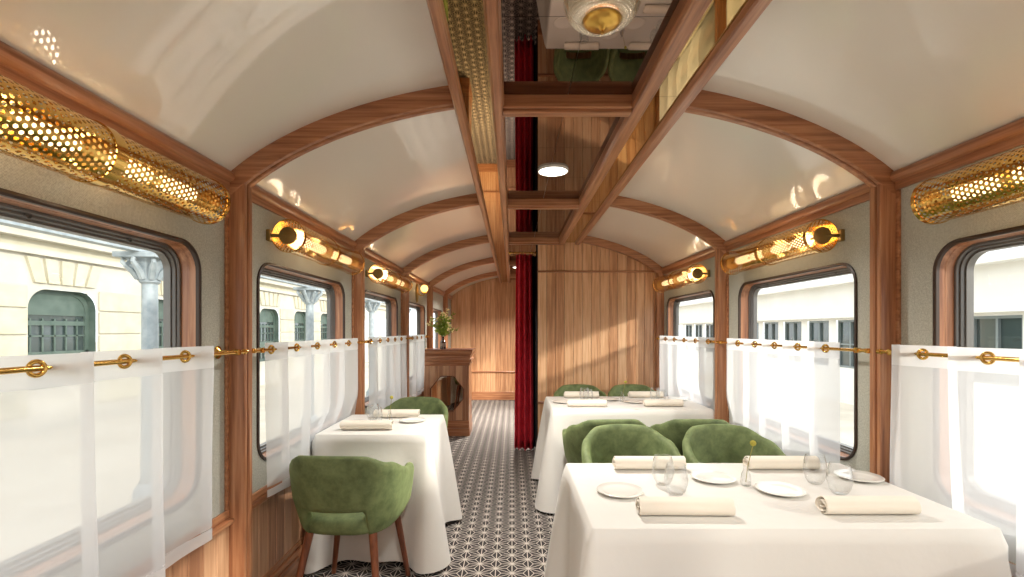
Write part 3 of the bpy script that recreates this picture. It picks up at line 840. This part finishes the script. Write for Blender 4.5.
for T, w, l, sd, ws in ((T1, 'the one away from the plank partition', 'white floor-length tablecloth on the four-seat table away from the partition', 3, 1),
                (T2, 'the one beside the plank partition', 'white floor-length tablecloth on the four-seat table beside the partition', 5, 1),
                (T3, 'the small one for two', 'white floor-length tablecloth on the small two-seat table', 8, -1)):
    table(*T, w, l); cloth(*T, l, sd, ws, .13)
ZT = TT+.0015
# napkin roll: spiral strip along X
def napkin_mesh(L=.30):
    mb = MB(); turns = 2.6; n = 90; pts = []
    for i in range(n+1):
        f = i/n; a = 2*PI*turns*f; r = .006+.0275*f
        pts.append((a, r))
    prof_o = [(math.cos(a+1.2)*r*1.25, math.sin(a+1.2)*r*.92) for a, r in pts]
    prof_i = [(math.cos(a+1.2)*(r-.0035)*1.25, math.sin(a+1.2)*(r-.0035)*.92) for a, r in pts]
    loop = prof_o+prof_i[::-1]; zmin = min(z for _, z in loop)
    xs = [-L/2, -L/2+.006, -L/4, 0, L/4, L/2-.006, L/2]
    rows = [[(x+(.004*math.sin(i*.3) if abs(x) > L/2-.001 else 0), y, z-zmin) for i, (y, z) in enumerate(loop)] for x in xs]
    mb.grid(rows, True)
    m = len(loop)
    for ri in (0, len(rows)-1):
        for i in range(n): mb.quad(rows[ri][i], rows[ri][i+1], rows[ri][m-2-i], rows[ri][m-1-i])
    return mb.mesh('rolled_napkin', M['linen'], 50, True)
nap = napkin_mesh()
plate_me = MB().lathe([(0, .0), (.052, 0), (.060, .003), (.084, .010), (.0855, .012), (.084, .0135), (.060, .0065), (.05, .0045), (0, .004)], n=40).mesh('plate', M['porcelain'], 'all')
glass_me = MB().lathe([(0, .0), (.020, 0), (.024, .002), (.034, .018), (.0415, .045), (.042, .062), (.038, .090), (.0325, .112)], n=28).mesh('stemless_glass', M['glass'], 'all')
bud_me = MB().lathe([(0, 0), (.017, 0), (.019, .003), (.019, .028), (.016, .045), (.010, .058), (.0085, .072), (.011, .078)], n=20).mesh('bud_vase', M['glass'], 'all')
def place(me, name, x, y, rz, label, cat, group, z=ZT):
    o = obj(name, me); o.location = (x, y, z); o.rotation_euler = (0, 0, rz); return tag(o, label, cat, group)
def flower(x, y, h, lean, label):
    t = thing('button_flower', label, 'flower', (x, y, ZT), 0, 'button flowers in bud vases')
    MB().tube([(0, 0, .012), (lean*.25, 0, h*.45), (lean*.7, 0, h*.8), (lean, 0, h)], [.0014]*4, 6).build('stem', M['stem'], t, 40)
    mb = MB().ball((lean, 0, h+.008), .0105, 12, 8)
    for q in range(60):
        th = math.acos(1-2*(q+.5)/60); a = q*2.39996
        mb.ball((lean+.0105*math.sin(th)*math.cos(a), .0105*math.sin(th)*math.sin(a), h+.008+.0105*math.cos(th)), .0017, 5, 3)
    mb.build('bloom', M['button'], t, 'all')
PIX = lambda u, v: ((u-512)*(EYE-ZT)/(v-330), F*(EYE-ZT)/(v-330))
def setting4(tn_, dx, dy, ky):
    """the four places of a long table; positions are those of the table away from the partition"""
    Y = lambda y: (y-T1[2])*ky+T1[2]+dy
    cn = {(0, 0): 'aisle-side corner away from partition', (1, 0): 'window-side corner away from partition', (0, 1): 'aisle-side corner toward partition', (1, 1): 'window-side corner toward partition'}
    for (i, j, x, y, r) in ((0, 0, .563, 1.565, -.02), (1, 0, 1.165, 1.575, .0), (0, 1, .592, 2.075, .0), (1, 1, 1.165, 2.078, .0)):
        place(nap, 'rolled_napkin', x+dx, Y(y), r, 'rolled cream napkin on %s, %s' % (tn_, cn[i, j]), 'napkin', 'rolled linen napkins')
    for (i, j, x, y) in ((0, 0, .400, 1.775), (0, 1, .808, 1.93), (1, 0, .996, 1.785), (1, 1, 1.405, 1.945)):
        place(plate_me, 'bread_plate', x+dx, Y(y), 0, 'small white plate on %s, %s' % (tn_, cn[i, j]), 'plate', 'white bread plates')
    for (i, j, x, y) in ((0, 1, .588, 1.87), (0, 0, .600, 1.755), (1, 1, 1.19, 1.885), (1, 0, 1.205, 1.765)):
        place(glass_me, 'stemless_glass', x+dx, Y(y), 0, 'stemless clear glass on %s, %s' % (tn_, cn[i, j]), 'glass', 'stemless drinking glasses')
    place(bud_me, 'bud_vase', .906+dx, Y(1.86), 0, 'tiny clear bud vase in the middle of %s' % tn_.replace('table', 'four-seat table'), 'vase', 'glass bud vases')
    flower(.906+dx, Y(1.86), .155, .028, 'dried button flower in the bud vase on %s' % tn_)
setting4('table away from partition', 0, 0, 1.)
setting4('table beside partition', .025, T2[2]-T1[2]+.02, .98)
for (x, y, r, l) in ((-.875, 2.90, .02, 'rolled cream napkin on the two-seat table, side away from cabinet'), (-.79, 3.30, 0, 'rolled cream napkin on the two-seat table, cabinet side')):
    place(nap, 'rolled_napkin', x, y, r, l, 'napkin', 'rolled linen napkins')
for (x, y, l) in ((-.655, 3.16, 'small white plate at the aisle edge of the two-seat table'), (-1.005, 3.07, 'small white plate at the window edge of the two-seat table')):
    place(plate_me, 'bread_plate', x, y, 0, l, 'plate', 'white bread plates')
for (x, y, l) in ((-.925, 3.19, 'stemless clear glass on the two-seat table, nearer the cabinet'), (-.865, 3.05, 'stemless clear glass on the two-seat table, farther from the cabinet')):
    place(glass_me, 'stemless_glass', x, y, 0, l, 'glass', 'stemless drinking glasses')
place(bud_me, 'bud_vase', -.795, 3.12, 0, 'tiny clear bud vase on the small two-seat table', 'vase', 'glass bud vases')
flower(-.795, 3.12, .155, .012, 'dried button flower in the bud vase on the two-seat table')

# ------------------------------------------------------------------ host cabinet with octagonal mirror, bottle and bouquet
CY = 6.16; CXa, CXb = -1.135, -.555
t = thing('host_cabinet', 'tall wooden cabinet with moulded top and an octagonal mirror on its front', 'cabinet', ((CXa+CXb)/2, CY, 0))
h = (CXb-CXa)/2
body = MB().box(-h, h, .012, .42, .0, .98).build('body', M['woodZ'], t)
n = 7
for i in range(n):
    MB().box(-h+2*h*i/n+.001, -h+2*h*(i+1)/n-.001, 0, .014, .20, .93, .002).build('front_plank', M['wains'], t)
MB().box(-h-.012, h+.012, -.015, .44, 0, .10, .005).box(-h-.006, h+.006, -.008, .43, .10, .20, .006).build('plinth', M['woodX'], t)
mb = MB()
prof = [(.0, .90), (.012, .915), (.012, .935), (.028, .945), (.034, .975), (.034, .985), (.018, .992), (.018, 1.03), (.036, 1.05), (.048, 1.075), (.048, 1.10)]
rows = [[(-h-d, -d, z), (h+d, -d, z), (h+d, .42+d*.5, z), (-h-d, .42+d*.5, z)] for d, z in prof]
mb.grid(rows, True); mb.quad(*rows[-1]); mb.build('moulded_cornice', M['woodX'], t)
MB().box(-h-.052, h+.052, -.052, .45, 1.10, 1.112, .004).build('top', M['legwood'], t)
oc = [(.085, .235), (.215, .065), (.215, -.065), (.085, -.235), (-.085, -.235), (-.215, -.065), (-.215, .065), (-.085, .235)]
oc = [(x*.98+.012, z*.94+.545) for x, z in oc]
MB().quad(*[(x, -.006, z) for x, z in oc]).build('mirror', M['mirror'], t)
mid = (.012, .545); rows = []
for k, d in ((1.0, 0), (1.0, -.014), (.965, -.010), (.95, -.006)): rows.append([(mid[0]+(x-mid[0])*k*1.03, d, mid[1]+(z-mid[1])*k*1.03) for x, z in oc])
MB().grid(rows, True).build('mirror_frame', M['legwood'], t)
vx, vy, vz = -.905, 6.30, 1.112
t = thing('brown_bottle', 'small brown glass bottle holding flowers on top of the cabinet', 'bottle', (vx, vy, vz))
MB().lathe([(0, 0), (.036, 0), (.040, .005), (.040, .085), (.032, .108), (.018, .122), (.017, .150), (.021, .154), (.021, .160), (.015, .160), (.014, .12), (0, .1)], n=24).build('bottle_body', M['amberglass'], t, 30)
MB().lathe([(.0405, .03), (.0408, .03), (.0408, .075), (.0405, .075)], n=24).build('paper_label', M['paperlabel'], t, 30)
t = thing('flower_bouquet', 'loose bouquet of green leaves and pale blossoms in the brown bottle', 'flowers', (vx, vy, vz))
rnd = random.Random(4); st, lf, bs = MB(), MB(), MB()
def leaf(mb, p, d, L, w):
    d = d.normalized(); u = d.cross(Vector((rnd.uniform(-1, 1), rnd.uniform(-1, 1), rnd.uniform(-1, 1)))).normalized(); nn = d.cross(u)
    mb.quad(p, p+d*L*.4+u*w+nn*.1*L, p+d*L, p+d*L*.4-u*w+nn*.1*L)
for q in range(30):
    a = rnd.uniform(0, 2*PI); sp = rnd.uniform(.02, .23); H = rnd.uniform(.27, .47)-.45*max(0, sp-.13)
    if q % 7 == 0: H += .12; sp *= .5
    pts = [Vector((0, 0, .10)), Vector((math.cos(a)*.012, math.sin(a)*.012, .16)), Vector((math.cos(a)*sp*.45, math.sin(a)*sp*.45, .16+(H-.16)*.6)), Vector((math.cos(a)*sp, math.sin(a)*sp, H))]
    st.tube(pts, .0022, 5)
    for w in range(26):
        f = rnd.uniform(.12, 1.); p = pts[1].lerp(pts[2], f*2) if f < .5 else pts[2].lerp(pts[3], f*2-1)
        d = Vector((rnd.uniform(-1, 1), rnd.uniform(-1, 1), rnd.uniform(-.3, 1)))
        leaf(lf, p, d, rnd.uniform(.03, .055), rnd.uniform(.007, .013))
    if q % 3 != 0:
        for w in range(6):
            p = pts[3]+Vector((rnd.uniform(-.02, .02), rnd.uniform(-.02, .02), rnd.uniform(-.03, .03)))
            bs.ball(p, rnd.uniform(.006, .012), 6, 5)
st.build('stems', M['leafd'], t, 'all'); lf.build('foliage', M['leaf'], t)['kind'] = 'stuff'; bs.build('blossoms', M['blossom'], t, 'all')['kind'] = 'stuff'

# ------------------------------------------------------------------ crimson portiere beside the partition
t = thing('velvet_curtain', 'floor-length crimson velvet curtain hanging beside the plank partition', 'curtain', (.135, 5.44, 0))
rows = []
for i in range(19):
    z = 2.215-(2.215-.015)*i/18; row = []; wd = .85+.35*(i/18)
    for q in range(97):
        f = q/96; ph = f*2*PI*3.1
        x = -.105+.21*f+.010*math.sin(ph*2+.4); y = .06*math.sin(ph)*wd+.018*math.sin(ph*.37+z)
        row.append(((x-.0)*(.84+.16*i/18), y, z))
    rows.append(row)
o = MB().grid(rows).build('pleated_cloth', M['crimson'], t, 'all')
rows = []
for i in range(7):
    z = 2.2-2.18*i/6; rows.append([(.098+.036*q/24, .03+.07*math.sin(q/24*2*PI*1.6), z) for q in range(25)])
MB().grid(rows).build('dark_strip', M['dark'], t, 'all')  # dark sheet widening the dark strip next to the partition
md = o.modifiers.new('thick', 'SOLIDIFY'); md.thickness = .006
t = thing('curtain_pole', 'short brass pole holding up the crimson curtain', 'curtain rod', (.135, 5.44, 2.235))
MB().tube([(-.15, 0, 0), (.139, 0, 0)], .009, 12).build('pole', M['brass'], t, 40)
MB().ball((-.155, 0, 0), .016, 12, 8).build('finial', M['brass'], t, 'all')
MB().lathe([(0, 0), (.024, 0), (.024, -.006), (.012, -.012)], (.141, 0, 0), 16, 'X').build('wall_plate', M['brass'], t, 40)
for q in range(6): MB().torus((-.10+.04*q, 0, -.006), .015, .003, (1, 0, 0), 14, 6).build('ring', M['brass'], t, 'all')
